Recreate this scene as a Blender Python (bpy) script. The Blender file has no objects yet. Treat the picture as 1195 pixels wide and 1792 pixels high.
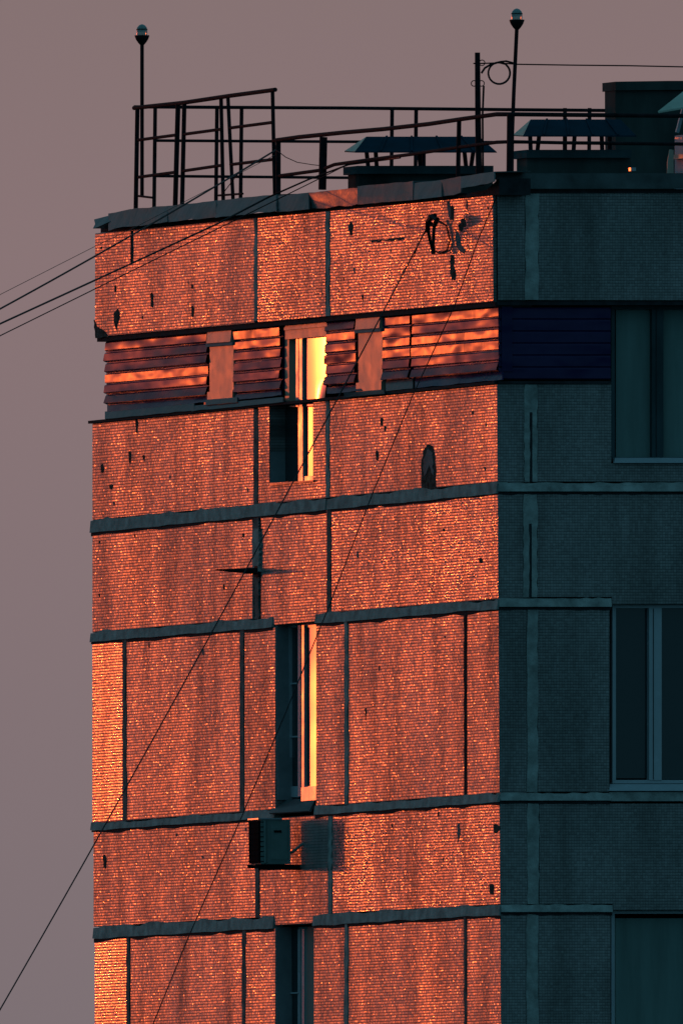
import bpy, math, random
from mathutils import Vector, noise
random.seed(7)
SC = bpy.context.scene
COL = SC.collection
R = math.radians

# ------------------------------------------------------------------ camera
F_PX = 100000.0                      # focal length in photo pixels (a very long telephoto)
TH, PITCH, ROLL = R(18.5), R(1.58), 0.006
DIST = 518.0
FWD = Vector((math.sin(TH)*math.cos(PITCH), math.cos(TH)*math.cos(PITCH), math.sin(PITCH)))
RT = Vector((math.cos(TH), -math.sin(TH), 0))
UP = RT.cross(FWD)
RT2 = (RT - ROLL*UP).normalized()
UP2 = RT2.cross(FWD).normalized()
CAM = Vector((0, 0, 42.0)) - DIST*(FWD + RT2*((871-597.5)/F_PX))
cd = bpy.data.cameras.new('camera'); cam = bpy.data.objects.new('camera', cd); COL.objects.link(cam)
from mathutils import Matrix
m = Matrix((RT2, UP2, -FWD)).transposed().to_4x4(); m.translation = CAM
cam.matrix_world = m
cd.sensor_fit = 'VERTICAL'; cd.sensor_height = 24.0; cd.lens = F_PX/1792*24.0
cd.clip_start = 1.0; cd.clip_end = 8000.0
SC.camera = cam
SC.view_settings.view_transform = 'Standard'; SC.view_settings.look = 'None'
SC.view_settings.gamma = 1.0; SC.view_settings.use_curve_mapping = False
SC.view_settings.exposure = 0.0
try:
    SC.cycles.max_bounces = 6
    SC.cycles.sample_clamp_indirect = 4.0
except Exception: pass

# ------------------------------------------------------------------ sun and sky
SUN_AZ, SUN_EL = R(17.6), R(2.0)
SUN = Vector((-math.sin(SUN_AZ)*math.cos(SUN_EL), math.cos(SUN_AZ)*math.cos(SUN_EL), math.sin(SUN_EL)))
sl = bpy.data.lights.new('sun', 'SUN'); so = bpy.data.objects.new('sun', sl); COL.objects.link(so)
so.rotation_euler = SUN.to_track_quat('Z', 'Y').to_euler()
sl.energy = 0.165; sl.angle = R(0.5); sl.color = (1.0, 0.14, 0.016)

W_ = bpy.data.worlds.new('World'); SC.world = W_; W_.use_nodes = True
nt = W_.node_tree; nt.nodes.clear()
def N(t, **k):
    n = nt.nodes.new(t)
    for a, b in k.items(): setattr(n, a, b)
    return n
def sky_math(op, a, b=None, c=None, clamp=False):
    n = N('ShaderNodeMath', operation=op, use_clamp=clamp)
    for i, v in enumerate((a, b, c)):
        if v is None: continue
        if isinstance(v, (int, float)): n.inputs[i].default_value = v
        else: nt.links.new(v, n.inputs[i])
    return n.outputs[0]
def sky_mix(f, a, b):
    n = N('ShaderNodeMix', data_type='RGBA')
    nt.links.new(f, n.inputs[0])
    for i, v in ((6, a), (7, b)):
        if isinstance(v, tuple): n.inputs[i].default_value = (*v, 1)
        else: nt.links.new(v, n.inputs[i])
    return n.outputs[2]
wo = N('ShaderNodeOutputWorld'); add = N('ShaderNodeAddShader')
b1 = N('ShaderNodeBackground'); b2 = N('ShaderNodeBackground')
sky = N('ShaderNodeTexSky', sky_type='NISHITA', sun_disc=False)
sky.sun_elevation = SUN_EL; sky.sun_rotation = 2*math.pi - SUN_AZ
sky.air_density = 1.6; sky.dust_density = 3.0
b1.inputs[1].default_value = 0.004
nt.links.new(sky.outputs[0], b1.inputs[0])
geo = N('ShaderNodeTexCoord'); sep = N('ShaderNodeSeparateXYZ'); nt.links.new(geo.outputs['Generated'], sep.inputs[0])
Z = sep.outputs[2]
# low dusk belt: mauve near the horizon on the far side, teal everywhere else
belt = N('ShaderNodeValToRGB'); cr = belt.color_ramp
cr.elements[0].position = 0.0; cr.elements[0].color = (0.150, 0.127, 0.142, 1)
cr.elements[1].position = 1.0; cr.elements[1].color = (0.150, 0.110, 0.103, 1)
for p, c in ((0.22, (0.170, 0.136, 0.146)), (0.55, (0.205, 0.145, 0.150)), (0.78, (0.185, 0.135, 0.134))):
    e = cr.elements.new(p); e.color = (*c, 1)
nt.links.new(sky_math('MULTIPLY_ADD', Z, 1/0.040, -0.010/0.040, True), belt.inputs[0])
dv = N('ShaderNodeVectorMath', operation='DOT_PRODUCT'); nt.links.new(geo.outputs['Generated'], dv.inputs[0])
dv.inputs[1].default_value = (math.sin(R(10)), math.cos(R(10)), 0)
side = sky_math('MULTIPLY_ADD', dv.outputs['Value'], 1/0.35, -0.45/0.35, True)       # far side of the sky
low = sky_math('MULTIPLY_ADD', Z, -1/0.30, 0.38/0.30, True)
up_ = sky_math('MULTIPLY_ADD', Z, 1/0.05, 1.0, True)
fac = sky_math('MULTIPLY', sky_math('MULTIPLY', side, low), up_)
base = sky_mix(fac, (0.046, 0.142, 0.196), belt.outputs[0])
ds = N('ShaderNodeVectorMath', operation='DOT_PRODUCT'); nt.links.new(geo.outputs['Generated'], ds.inputs[0])
ds.inputs[1].default_value = SUN
glow = sky_math('POWER', sky_math('MAXIMUM', ds.outputs['Value'], 0.0), 220.0)
glowc = N('ShaderNodeMix', data_type='RGBA', blend_type='ADD'); nt.links.new(glow, glowc.inputs[0])
nt.links.new(base, glowc.inputs[6]); glowc.inputs[7].default_value = (3.2, 0.36, 0.28, 1)
nt.links.new(glowc.outputs[2], b2.inputs[0]); b2.inputs[1].default_value = 1.2
nt.links.new(b1.outputs[0], add.inputs[0]); nt.links.new(b2.outputs[0], add.inputs[1])
nt.links.new(add.outputs[0], wo.inputs[0])

# ------------------------------------------------------------------ placing: two real wall planes
def ray(px, py): return (FWD + RT2*((px-597.5)/F_PX) - UP2*((py-896)/F_PX))
def onX(px, py, X=0.0):
    d = ray(px, py); t = (X-CAM.x)/d.x; return CAM + d*t
def onY(px, py, Y=0.0):
    d = ray(px, py); t = (Y-CAM.y)/d.y; return CAM + d*t
def E(px, py, off=0.0):              # end wall (x = 0), off = how far it stands out
    p = onX(px, py, 0.0)
    if p.y < 0.1: p.y = 0.003
    return Vector((-off, p.y, p.z))
def Fr(px, py, off=0.0):             # front wall (y = 0)
    p = onY(px, py, 0.0)
    if p.x < 0.03: p.x = 0.003
    return Vector((p.x, -off, p.z))

# ------------------------------------------------------------------ mesh builder
class MB:
    def __init__(s): s.v = []; s.f = []; s.uv = []
    def poly(s, pts, uvs=None):
        i = len(s.v); s.v += [Vector(p) for p in pts]; s.f.append(tuple(range(i, i+len(pts))))
        s.uv.append(uvs or [(0, 0)]*len(pts))
    def prism(s, pts, d, uvf=None, bev=0.0):
        """closed solid: polygon pts (facing -d) pushed by vector d"""
        pts = [Vector(p) for p in pts]; d = Vector(d)
        n = Vector((0, 0, 0))
        for a, b in zip(pts, pts[1:]+pts[:1]): n += a.cross(b)
        if n.dot(d) > 0: pts = pts[::-1]
        uv = lambda P: [uvf(p) for p in P] if uvf else None
        top = pts
        if bev > 0:
            c = sum(pts, Vector())/len(pts); dn = d.normalized()
            inn = []
            for k, p in enumerate(pts):
                a = (pts[k-1]-p).normalized(); b = (pts[(k+1) % len(pts)]-p).normalized()
                q = a+b
                if q.length < 1e-3: q = Vector(nrm(n)).cross(a)
                inn.append(p+q.normalized()*bev*(1 if (q.dot(c-p) > 0) else -1))
            top = inn; out = [p+dn*bev for p in pts]
            s.poly(top, uv(top))
            for k in range(len(pts)):
                j = (k+1) % len(pts); q = [top[k], out[k], out[j], top[j]]; s.poly(q, uv(q))
            pts = out
        else: s.poly(pts, uv(pts))
        bk = [p+d for p in pts]
        s.poly(bk[::-1], uv(bk[::-1]))
        for k in range(len(pts)):
            j = (k+1) % len(pts); q = [pts[k], bk[k], bk[j], pts[j]]; s.poly(q, uv(q))
        return s
    def grid(s, G, d):
        """closed curved sheet: G[i][j] points, thickness vector d"""
        d = Vector(d); a, b = len(G), len(G[0])
        for off, fl in ((Vector(), False), (d, True)):
            i0 = len(s.v)
            for c in G: s.v += [p+off for p in c]
            for i in range(a-1):
                for j in range(b-1):
                    f = (i0+i*b+j, i0+i*b+j+1, i0+(i+1)*b+j+1, i0+(i+1)*b+j)
                    s.f.append(f[::-1] if fl else f); s.uv.append([(0, 0)]*4)
        ring = [G[i][0] for i in range(a)]+[G[-1][j] for j in range(1, b)]+[G[i][-1] for i in range(a-2, -1, -1)]+[G[0][j] for j in range(b-2, 0, -1)]
        for p, q in zip(ring, ring[1:]+ring[:1]): s.poly([p, q, q+d, p+d])
        return s
    def box(s, a, b):
        a, b = Vector(a), Vector(b)
        p = [(a.x, a.y, a.z), (b.x, a.y, a.z), (b.x, b.y, a.z), (a.x, b.y, a.z)]
        return s.prism(p, (0, 0, b.z-a.z))
    def bar(s, a, b, w, h=None):
        h = h or w; a, b = Vector(a), Vector(b); d = (b-a).normalized()
        u = d.cross(Vector((0, 0, 1)));  u = u if u.length > .05 else Vector((1, 0, 0)); u.normalize(); v = u.cross(d)
        p = [a+u*w/2*x+v*h/2*y for x, y in ((-1, -1), (1, -1), (1, 1), (-1, 1))]
        return s.prism(p, b-a)
    def tube(s, path, r, n=10, cap=True):
        path = [Vector(p) for p in path]; rings = []
        rr = r if isinstance(r, (list, tuple)) else [r]*len(path)
        d0 = (path[1]-path[0]).normalized(); u = d0.cross(Vector((0.13, 0.31, 1))); u.normalize()
        for k, p in enumerate(path):
            d = (path[min(k+1, len(path)-1)]-path[max(k-1, 0)]).normalized()
            u = (u-d*u.dot(d)).normalized(); w = d.cross(u)
            i = len(s.v)
            s.v += [p+(u*math.cos(2*math.pi*j/n)+w*math.sin(2*math.pi*j/n))*rr[k] for j in range(n)]
            rings.append(i)
        for a, b in zip(rings, rings[1:]):
            for j in range(n):
                s.f.append((a+j, a+(j+1) % n, b+(j+1) % n, b+j)); s.uv.append([(0, 0)]*4)
        if cap:
            s.f.append(tuple(rings[0]+j for j in range(n))[::-1]); s.uv.append([(0, 0)]*n)
            s.f.append(tuple(rings[-1]+j for j in range(n))); s.uv.append([(0, 0)]*n)
        return s
    def lathe(s, c, prof, n=20):
        c = Vector(c); return s.tube([c+Vector((0, 0, z)) for r, z in prof], [max(r, 0.0005) for r, z in prof], n)
    def build(s, name, mat, parent=None, smooth=False):
        org = parent_loc(parent)
        me = bpy.data.meshes.new(name); me.from_pydata([v-org for v in s.v], [], s.f); me.update()
        ul = me.uv_layers.new(name='UVMap')
        k = 0
        for uv in s.uv:
            for q in uv: ul.data[k].uv = q; k += 1
        if smooth:
            for p in me.polygons: p.use_smooth = True
            me.set_sharp_from_angle(angle=R(40))
        me.materials.append(mat)
        o = bpy.data.objects.new(name, me); COL.objects.link(o)
        if parent: o.parent = parent
        else: pass
        return o
def nrm(n): n = Vector(n); n.normalize(); return n
def parent_loc(p):
    l = Vector((0, 0, 0))
    while p is not None: l = l+p.location; p = p.parent
    return l
def thing(name, loc, label, cat, group=None):
    o = bpy.data.objects.new(name, None); o.empty_display_size = .2; COL.objects.link(o); o.location = loc
    o['label'] = label; o['category'] = cat
    if group: o['group'] = group
    return o
def tag(o, label, cat, group=None):
    o['label'] = label; o['category'] = cat
    if group: o['group'] = group
    return o

# ------------------------------------------------------------------ materials
class Mat:
    def __init__(s, name):
        s.m = bpy.data.materials.new(name); s.m.use_nodes = True; s.t = s.m.node_tree
        s.b = s.t.nodes['Principled BSDF']
    def n(s, t, **k):
        n = s.t.nodes.new(t)
        for a, b in k.items(): setattr(n, a, b)
        return n
    def l(s, a, b): s.t.links.new(a, b)
    def mth(s, op, a, b=None, c=None, clamp=False):
        n = s.n('ShaderNodeMath', operation=op, use_clamp=clamp)
        for i, v in enumerate((a, b, c)):
            if v is None: continue
            if isinstance(v, (int, float)): n.inputs[i].default_value = v
            else: s.l(v, n.inputs[i])
        return n.outputs[0]
    def vm(s, op, a, b=None, sc=None):
        n = s.n('ShaderNodeVectorMath', operation=op)
        for i, v in enumerate((a, b)):
            if v is None: continue
            if isinstance(v, tuple): n.inputs[i].default_value = v
            else: s.l(v, n.inputs[i])
        if sc is not None:
            if isinstance(sc, (int, float)): n.inputs['Scale'].default_value = sc
            else: s.l(sc, n.inputs['Scale'])
        return n.outputs[0]
    def noise(s, vec, scale, detail=4, rough=.55, stretch=(1, 1, 1)):
        mp = s.n('ShaderNodeMapping'); mp.inputs['Scale'].default_value = stretch; s.l(vec, mp.inputs[0])
        n = s.n('ShaderNodeTexNoise'); n.inputs['Scale'].default_value = scale; n.inputs['Detail'].default_value = detail
        n.inputs['Roughness'].default_value = rough; s.l(mp.outputs[0], n.inputs['Vector']); return n.outputs[0]
    def ramp(s, f, *st):
        r = s.n('ShaderNodeValToRGB'); e = r.color_ramp.elements
        for i, (p, c) in enumerate(st):
            c = (c, c, c) if isinstance(c, (int, float)) else c
            if i < 2: e[i].position = p; e[i].color = (*c, 1)
            else: x = e.new(p); x.color = (*c, 1)
        s.l(f, r.inputs[0]); return r.outputs[0]
    def mix(s, f, a, b, bt='MIX'):
        n = s.n('ShaderNodeMix', data_type='RGBA', blend_type=bt)
        for i, v in ((0, f), (6, a), (7, b)):
            if isinstance(v, tuple): n.inputs[i].default_value = (*v, 1)
            elif isinstance(v, (int, float)): n.inputs[i].default_value = v
            else: s.l(v, n.inputs[i])
        return n.outputs[2]
    def pos(s): return s.n('ShaderNodeNewGeometry').outputs['Position']

def mosaic(name, rough=.38, wob=.10, tone=1.0, tint=(1, 1, 1), seed=0.0, spec=.5, cush=.20, glint=.032):
    """glazed ceramic mosaic: every tile sits a little differently, worn and dirty in vertical streaks"""
    M = Mat(name); uvn = M.n('ShaderNodeUVMap'); uvn.uv_map = 'UVMap'
    T = 1/0.0262
    sc = M.vm('SCALE', uvn.outputs[0], sc=T)
    fr = M.vm('FRACTION', sc); fl = M.vm('FLOOR', sc)
    wn = M.n('ShaderNodeTexWhiteNoise', noise_dimensions='3D')
    M.l(M.vm('ADD', fl, (seed, seed*2, seed*3)), wn.inputs['Vector'])
    s_f = M.n('ShaderNodeSeparateXYZ'); M.l(fr, s_f.inputs[0])
    s_w = M.n('ShaderNodeSeparateColor'); M.l(wn.outputs['Color'], s_w.inputs[0])
    cx = M.mth('SUBTRACT', s_f.outputs[0], .5); cy = M.mth('SUBTRACT', s_f.outputs[1], .5)
    ax = M.mth('ABSOLUTE', cx); ay = M.mth('ABSOLUTE', cy)
    grout = M.mth('MAXIMUM', M.mth('MULTIPLY_ADD', ax, 1/.05, -.42/.05, True), M.mth('MULTIPLY_ADD', ay, 1/.08, -.36/.08, True))
    P = M.pos()
    big = M.noise(P, .9, 5, .6, (1, 1, .55))
    streak = M.noise(P, 2.6, 6, .62, (1, 1, .16))
    mid = M.noise(P, 5.0, 4, .6)
    fine = M.noise(P, 22, 3, .6)
    # size of the random tilt, larger where the wall is uneven
    amp = M.mth('MULTIPLY_ADD', M.ramp(mid, (.35, .25), (.68, 1.0)), wob, 0)
    cube = lambda o: M.mth('MULTIPLY', M.mth('POWER', M.mth('ABSOLUTE', M.mth('MULTIPLY_ADD', o, 2, -1)), 2.2), M.mth('SIGN', M.mth('SUBTRACT', o, .5)))
    shine = M.ramp(big, (.38, 0.0), (.62, 1.0))
    rx = M.mth('MULTIPLY', cube(s_w.outputs[0]), M.mth('MULTIPLY', amp, .5))
    rz = M.mth('MULTIPLY', cube(s_w.outputs[1]), M.mth('MULTIPLY', amp, .6))
    nx = M.mth('MULTIPLY_ADD', cx, .06, rx); nz = M.mth('MULTIPLY_ADD', cy, cush, rz)
    tn = M.n('ShaderNodeTangent', direction_type='UV_MAP'); tn.uv_map = 'UVMap'
    g = M.n('ShaderNodeNewGeometry'); bt = M.vm('CROSS_PRODUCT', g.outputs['Normal'], tn.outputs[0])
    # keep bitangent pointing up
    bz = M.n('ShaderNodeSeparateXYZ'); M.l(bt, bz.inputs[0])
    btu = M.vm('SCALE', bt, sc=M.mth('SIGN', bz.outputs[2]))
    nn = M.vm('ADD', g.outputs['Normal'], M.vm('ADD', M.vm('SCALE', tn.outputs[0], sc=nx), M.vm('SCALE', btu, sc=nz)))
    nn = M.vm('NORMALIZE', nn); M.l(nn, M.b.inputs['Normal'])
    dirt = M.ramp(streak, (.46, 0.0), (.78, .8))
    # base colour: off-white glazed tile, some tiles darker, grey grout, brown-black streaks
    til = M.mix(s_w.outputs[2], tuple(c*.205*tone for c in tint), tuple(c*.30*tone for c in tint))
    til = M.mix(M.mth('MULTIPLY', grout, .6), til, (.045*tone, .05*tone, .05*tone))
    til = M.mix(1.0, til, M.ramp(M.noise(P, .7, 5, .65), (.3, (.62, .66, .66)), (.7, (1.15, 1.15, 1.15))), 'MULTIPLY')
    til = M.mix(M.mth('MULTIPLY', dirt, .75), til, (.035, .033, .03))
    M.l(til, M.b.inputs['Base Color'])
    wn2 = M.n('ShaderNodeTexWhiteNoise', noise_dimensions='3D'); M.l(M.vm('ADD', fl, (seed+31.5, 7.5, 3.5)), wn2.inputs['Vector'])
    dens = M.mth('MULTIPLY', M.mth('MULTIPLY_ADD', M.ramp(mid, (.44, 0.0), (.62, 1.0)), 3.2, .10), M.mth('MULTIPLY_ADD', shine, 1.0, .5))
    flag = M.mth('LESS_THAN', wn2.outputs['Value'], M.mth('MULTIPLY', dens, glint))
    ro = M.mth('MULTIPLY_ADD', shine, -.06, rough)
    ro = M.mth('MULTIPLY_ADD', dirt, .12, ro)
    ro = M.mth('MULTIPLY_ADD', M.mth('SUBTRACT', s_w.outputs[2], .5), .14, ro)
    ro = M.mth('MULTIPLY_ADD', flag, -.16, ro)
    ro = M.mth('MAXIMUM', ro, M.mth('MULTIPLY', grout, .75))
    M.l(ro, M.b.inputs['Roughness'])
    sp = M.mth('MULTIPLY', M.mth('MULTIPLY_ADD', dirt, -.62, 1.0), spec)
    sp = M.mth('MULTIPLY', sp, M.mth('MULTIPLY_ADD', grout, -.85, 1.0))
    chip = M.ramp(fine, (.26, .25), (.36, 1.0))
    patch = M.ramp(M.noise(P, 1.7, 2, .5), (.36, .70), (.64, 1.25))
    M.l(M.mth('MULTIPLY', M.mth('MULTIPLY', sp, chip), patch), M.b.inputs['Specular IOR Level'])
    return M.m

def plain(name, col, rough=.6, spec=.5, metal=0.0, nscale=6, var=.35, bump=0.0, bscale=30, streak=1.0, dist=.01):
    M = Mat(name); P = M.pos()
    f = M.noise(P, nscale, 5, .6, (1, 1, streak))
    lo = tuple(c*(1-var) for c in col); hi = tuple(min(1, c*(1+var)) for c in col)
    M.l(M.mix(M.ramp(f, (.3, 0.), (.7, 1.)), lo, hi), M.b.inputs['Base Color'])
    M.l(M.mth('MULTIPLY_ADD', f, .25, rough-.12), M.b.inputs['Roughness'])
    M.b.inputs['Specular IOR Level'].default_value = spec; M.b.inputs['Metallic'].default_value = metal
    if bump:
        b = M.n('ShaderNodeBump'); b.inputs['Strength'].default_value = bump; b.inputs['Distance'].default_value = dist
        M.l(M.noise(P, bscale, 3), b.inputs['Height']); M.l(b.outputs[0], M.b.inputs['Normal'])
    return M.m

MT = {}
MT['tile'] = mosaic('mosaic_tile')
MT['tile_smooth'] = mosaic('mosaic_tile_glossier', rough=.25, wob=.10, tone=.6, seed=4.0, spec=1.0, cush=.20, glint=.10)  # glossier on a darker base, for panels that mirror the sunset most strongly
MT['tile_rough'] = mosaic('mosaic_tile_sparkling', rough=.35, wob=.20, tone=.85, seed=9.0, spec=.7, cush=.24, glint=.15)  # more tile tilt and more glossy tiles, for panels that sparkle most
MT['joint'] = plain('joint_mastic', (.30, .34, .33), .9, .03, nscale=7, var=.4, bump=.5, bscale=25)
MT['dark_joint_shade'] = plain('dark_joint_and_shadow_gap', (.03, .035, .04), .9, .08, nscale=9, var=.4)  # for dark joints, and for shadow gaps and lines put in as colour
MT['joint_mid'] = plain('joint_weathered_mastic', (.16, .15, .15), .9, .05, nscale=9, var=.5)
MT['broken'] = plain('broken_tile_bed', (.075, .07, .065), .95, .04, nscale=22, var=.7, bump=1.0, bscale=60)
MT['concrete'] = plain('concrete', (.15, .17, .18), .85, .2, nscale=4, var=.35, bump=.4, bscale=18)
MT['dark'] = plain('dark_interior', (.012, .014, .016), .9, .1)
MT['coping'] = plain('coping_sheet_metal', (.065, .085, .09), .34, .22, metal=0.0, nscale=3, var=.5, bump=1.0, bscale=4, dist=.012)
MT['siding'] = plain('blue_painted_siding', (.028, .030, .075), .30, .45, nscale=2, var=.2)
def siding_mat():
    M = Mat('siding_gloss_blue'); P = M.pos()
    M.l(M.mix(M.ramp(M.noise(P, 3, 4), (.35, 0.), (.7, 1.)), (.022, .018, .070), (.032, .026, .090)), M.b.inputs['Base Color'])
    M.l(M.mth('MULTIPLY_ADD', M.noise(P, 5, 4), .18, .16), M.b.inputs['Roughness']); M.b.inputs['Specular IOR Level'].default_value = .12
    b = M.n('ShaderNodeBump'); b.inputs['Strength'].default_value = 1; b.inputs['Distance'].default_value = .045
    M.l(M.noise(P, 1.9, 1.6, .5, (1, .55, 1.6)), b.inputs['Height']); M.l(b.outputs[0], M.b.inputs['Normal']); return M.m
MT['siding'] = siding_mat()
MT['pvc'] = plain('white_window_frame', (.36, .42, .46), .24, .5, nscale=5, var=.08)
MT['pvc_side'] = plain('pale_painted_board', (.42, .34, .26), .40, .5, nscale=5, var=.12)
MT['reveal'] = plain('render_reveal', (.22, .26, .28), .8, .2, nscale=5, var=.2)
MT['rail'] = plain('rusty_dark_rail_paint', (.018, .015, .018), .75, .08, nscale=14, var=.5)
MT['cable'] = plain('black_cable', (.012, .008, .010), .6, .2)
MT['canopy'] = plain('blue_canopy_sheet', (.007, .030, .050), .85, .04, nscale=5, var=.25)
MT['canopy_pale'] = plain('pale_green_canopy_sheet', (.40, .46, .38), .6, .3, nscale=5, var=.15)
MT['shaft'] = plain('shaft_render', (.045, .08, .09), .9, .1, nscale=3, var=.4, streak=.3)
MT['hut'] = plain('hut_render', (.045, .06, .058), .9, .1, nscale=1.6, var=.6, streak=.35)
MT['ac'] = plain('air_conditioner_casing', (.17, .26, .25), .7, .25, nscale=8, var=.15)
MT['black'] = plain('black_fins', (.008, .010, .012), .95, .02)
MT['curtain'] = plain('drawn_curtain', (.16, .24, .23), .9, .1, nscale=3, var=.3, streak=.1)
MT['ground'] = plain('ground_asphalt_and_grass', (.045, .055, .045), .95, .1, nscale=.05, var=.5)
def glass(name, col=(.014, .026, .030), rough=.05, wave=.01, spec=.5):
    M = Mat(name); P = M.pos(); M.b.inputs['Base Color'].default_value = (*col, 1)
    M.b.inputs['Roughness'].default_value = rough; M.b.inputs['Specular IOR Level'].default_value = spec
    b = M.n('ShaderNodeBump'); b.inputs['Strength'].default_value = 1; b.inputs['Distance'].default_value = wave
    M.l(M.noise(P, 1.6, 1), b.inputs['Height']); M.l(b.outputs[0], M.b.inputs['Normal']); return M.m
MT['glass'] = glass('window_glass')
MT['glass_wavy'] = glass('window_glass_bowed', (.02, .02, .02), .12, .0012, 1.0)
def lampglass():
    M = Mat('beacon_glass'); M.b.inputs['Base Color'].default_value = (.35, .5, .48, 1)
    M.b.inputs['Roughness'].default_value = .15; M.b.inputs['Transmission Weight'].default_value = .55; return M.m
MT['beacon'] = lampglass()

# ------------------------------------------------------------------ ground
g = MB(); g.poly([(-3000, -3000, 0), (3000, -3000, 0), (3000, 3000, 0), (-3000, 3000, 0)])
o = g.build('ground', MT['ground']); o['kind'] = 'structure'

# ------------------------------------------------------------------ the apartment building
BLD = thing('apartment_building', (0, 0, 0), 'tall mosaic-tiled panel block whose end wall glows orange at sunset', 'building')
WT = .30                                           # panel thickness
def jag(pts, amp, step=14):
    """roughen a pixel outline: subdivide the edges and jitter"""
    out = []
    for (a, b) in zip(pts, pts[1:]+pts[:1]):
        L = math.hypot(b[0]-a[0], b[1]-a[1]); n = max(1, int(L/step))
        for k in range(n):
            t = k/n; j = amp if 0 < k else amp*.3
            out.append((a[0]+(b[0]-a[0])*t+random.uniform(-j, j), a[1]+(b[1]-a[1])*t+random.uniform(-j, j)))
    return out
def end_panel(poly, base, mat='tile', off=0.0, name='wall_panel', depth=WT, bev=.008):
    a, b = E(*base[0]), E(*base[1]); k = (b.z-a.z)/(b.y-a.y)
    uvf = lambda p: (p.y+20, p.z-(a.z+k*(p.y-a.y))+10+a.z % 1)
    return MB().prism([E(x, y, off) for x, y in poly], (depth, 0, 0), uvf, bev).build(name, MT[mat], BLD)
def front_panel(poly, mat='tile', off=0.0, name='wall_panel', depth=WT, bev=.006):
    uvf = lambda p: (p.x+30, p.z+10)
    return MB().prism([Fr(x, y, off) for x, y in poly], (0, depth, 0), uvf, bev).build(name, MT[mat], BLD)
def seam_z(y_l, y_r, x_l=165, x_r=870):            # straight line over the end wall
    return lambda x: y_l+(y_r-y_l)*(x-x_l)/(x_r-x_l)
# long horizontal lines of the end wall (photo rows at far end, at corner)
pt = seam_z(409, 341); pb = seam_z(591, 528)
s0 = seam_z(741, 672)
a1, a2 = seam_z(910, 844), seam_z(932, 863)
b1, b2 = seam_z(1107, 1049), seam_z(1123, 1066)
c1, c2 = seam_z(1441, 1388), seam_z(1453, 1404)
d1, d2 = seam_z(1622, 1583), seam_z(1643, 1601)
e1 = seam_z(1985, 1952)
def ep(x0, x1, top, bot, mat='tile', off=0.0):
    return end_panel([(x0, top(x0)), (x1, top(x1)), (x1, bot(x1)), (x0, bot(x0))], [(x0, bot(x0)), (x1, bot(x1))], mat, off)
# parapet
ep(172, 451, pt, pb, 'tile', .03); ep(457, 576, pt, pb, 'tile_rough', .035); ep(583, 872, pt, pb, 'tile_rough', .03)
# row under the siding
ep(162, 444, s0, a1); ep(577, 872, s0, a1)
mid_top, mid_bot = s0, a1
end_panel([(452, s0(452)), (471, s0(471)), (471, 846), (548, 842), (548, s0(548)+2), (571, s0(571)), (571, a1(571)), (452, a1(452))],
          [(452, a1(452)), (571, a1(571))], 'tile')
# spandrel
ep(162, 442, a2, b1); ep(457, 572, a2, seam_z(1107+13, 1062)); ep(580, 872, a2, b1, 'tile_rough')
# window storey
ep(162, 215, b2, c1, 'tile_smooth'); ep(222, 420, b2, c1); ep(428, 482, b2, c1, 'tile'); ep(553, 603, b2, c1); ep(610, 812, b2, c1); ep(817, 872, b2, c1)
# spandrel
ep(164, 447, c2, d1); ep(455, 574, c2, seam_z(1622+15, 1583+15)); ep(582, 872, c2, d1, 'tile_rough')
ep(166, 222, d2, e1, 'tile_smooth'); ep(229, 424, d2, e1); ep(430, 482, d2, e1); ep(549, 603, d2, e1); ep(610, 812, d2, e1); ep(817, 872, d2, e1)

# seams: rough mastic bands, the shadow gap below painted as a thin dark strip
def seam(x0, x1, f1, f2, off=.006):
    wob = lambda x, q: noise.noise(Vector((x*.035, q, f1(x)*.01)))*5
    top = [(x, f1(x)+random.uniform(-1.5, 1.5)+wob(x, 1)) for x in [x0+(x1-x0)*k/max(2, int((x1-x0)/9)) for k in range(int(max(2, (x1-x0)/9))+1)]]
    m_ = MB()
    bx_ = [x1-(x1-x0)*k/24 for k in range(25)]
    p = [E(x, y, off) for x, y in top]+[E(x, f2(x)+wob(x, 5)*.5, off+.010) for x in bx_]
    m_.prism(p, (.10, 0, 0))
    m_.build('joint_strip', MT['joint'], BLD)
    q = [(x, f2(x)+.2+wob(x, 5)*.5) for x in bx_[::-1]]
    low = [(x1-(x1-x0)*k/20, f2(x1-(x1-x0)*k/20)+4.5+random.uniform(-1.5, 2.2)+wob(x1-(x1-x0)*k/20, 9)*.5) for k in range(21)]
    MB().prism([E(x, y, off-.004) for x, y in q+low], (.10, 0, 0)).build('shadow_gap_strip', MT['dark_joint_shade'], BLD)  # dark colour stands for the shadow gap under the seam
seam(160, 571, a1, a2); seam(574, 873, a1, a2)
seam(160, 478, b1, b2); seam(553, 873, b1, b2)
seam(161, 482, c1, c2); seam(553, 873, c1, c2, .014)
seam(165, 480, d1, d2); seam(549, 873, d1, d2)
def vjoint(xt, xb, wt, wb, yt, yb, mat='joint_mid', off=.004, j=1.2):
    n = 16; wt *= .8; wb *= .8; L = []; Rr = []
    for k in range(n+1):
        t = k/n; x = xt+(xb-xt)*t; w = wt+(wb-wt)*t; y = yt+(yb-yt)*t
        L.append((x-w/2+random.uniform(-j, j), y)); Rr.append((x+w/2+random.uniform(-j, j), y))
    MB().prism([E(x, y, off) for x, y in L+Rr[::-1]], (.08, 0, 0)).build('joint_strip', MT[mat], BLD)
vjoint(454, 454, 7, 7, 382, 562, 'joint', .036); vjoint(579.5, 579.5, 7, 7, 370, 553, 'joint', .036)
vjoint(237, 237, 2.5, 2.5, 404, 460, 'dark_joint_shade', .04, .4)
vjoint(448, 448, 8, 8, 716, 884); vjoint(574, 574, 7, 7, 702, 871, 'joint', .006)
vjoint(449, 449, 9, 13, 906, 925); vjoint(451, 451, 14, 14, 925, 1000, 'joint', .02); vjoint(449, 450, 10, 9, 1000, 1083)
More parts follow.
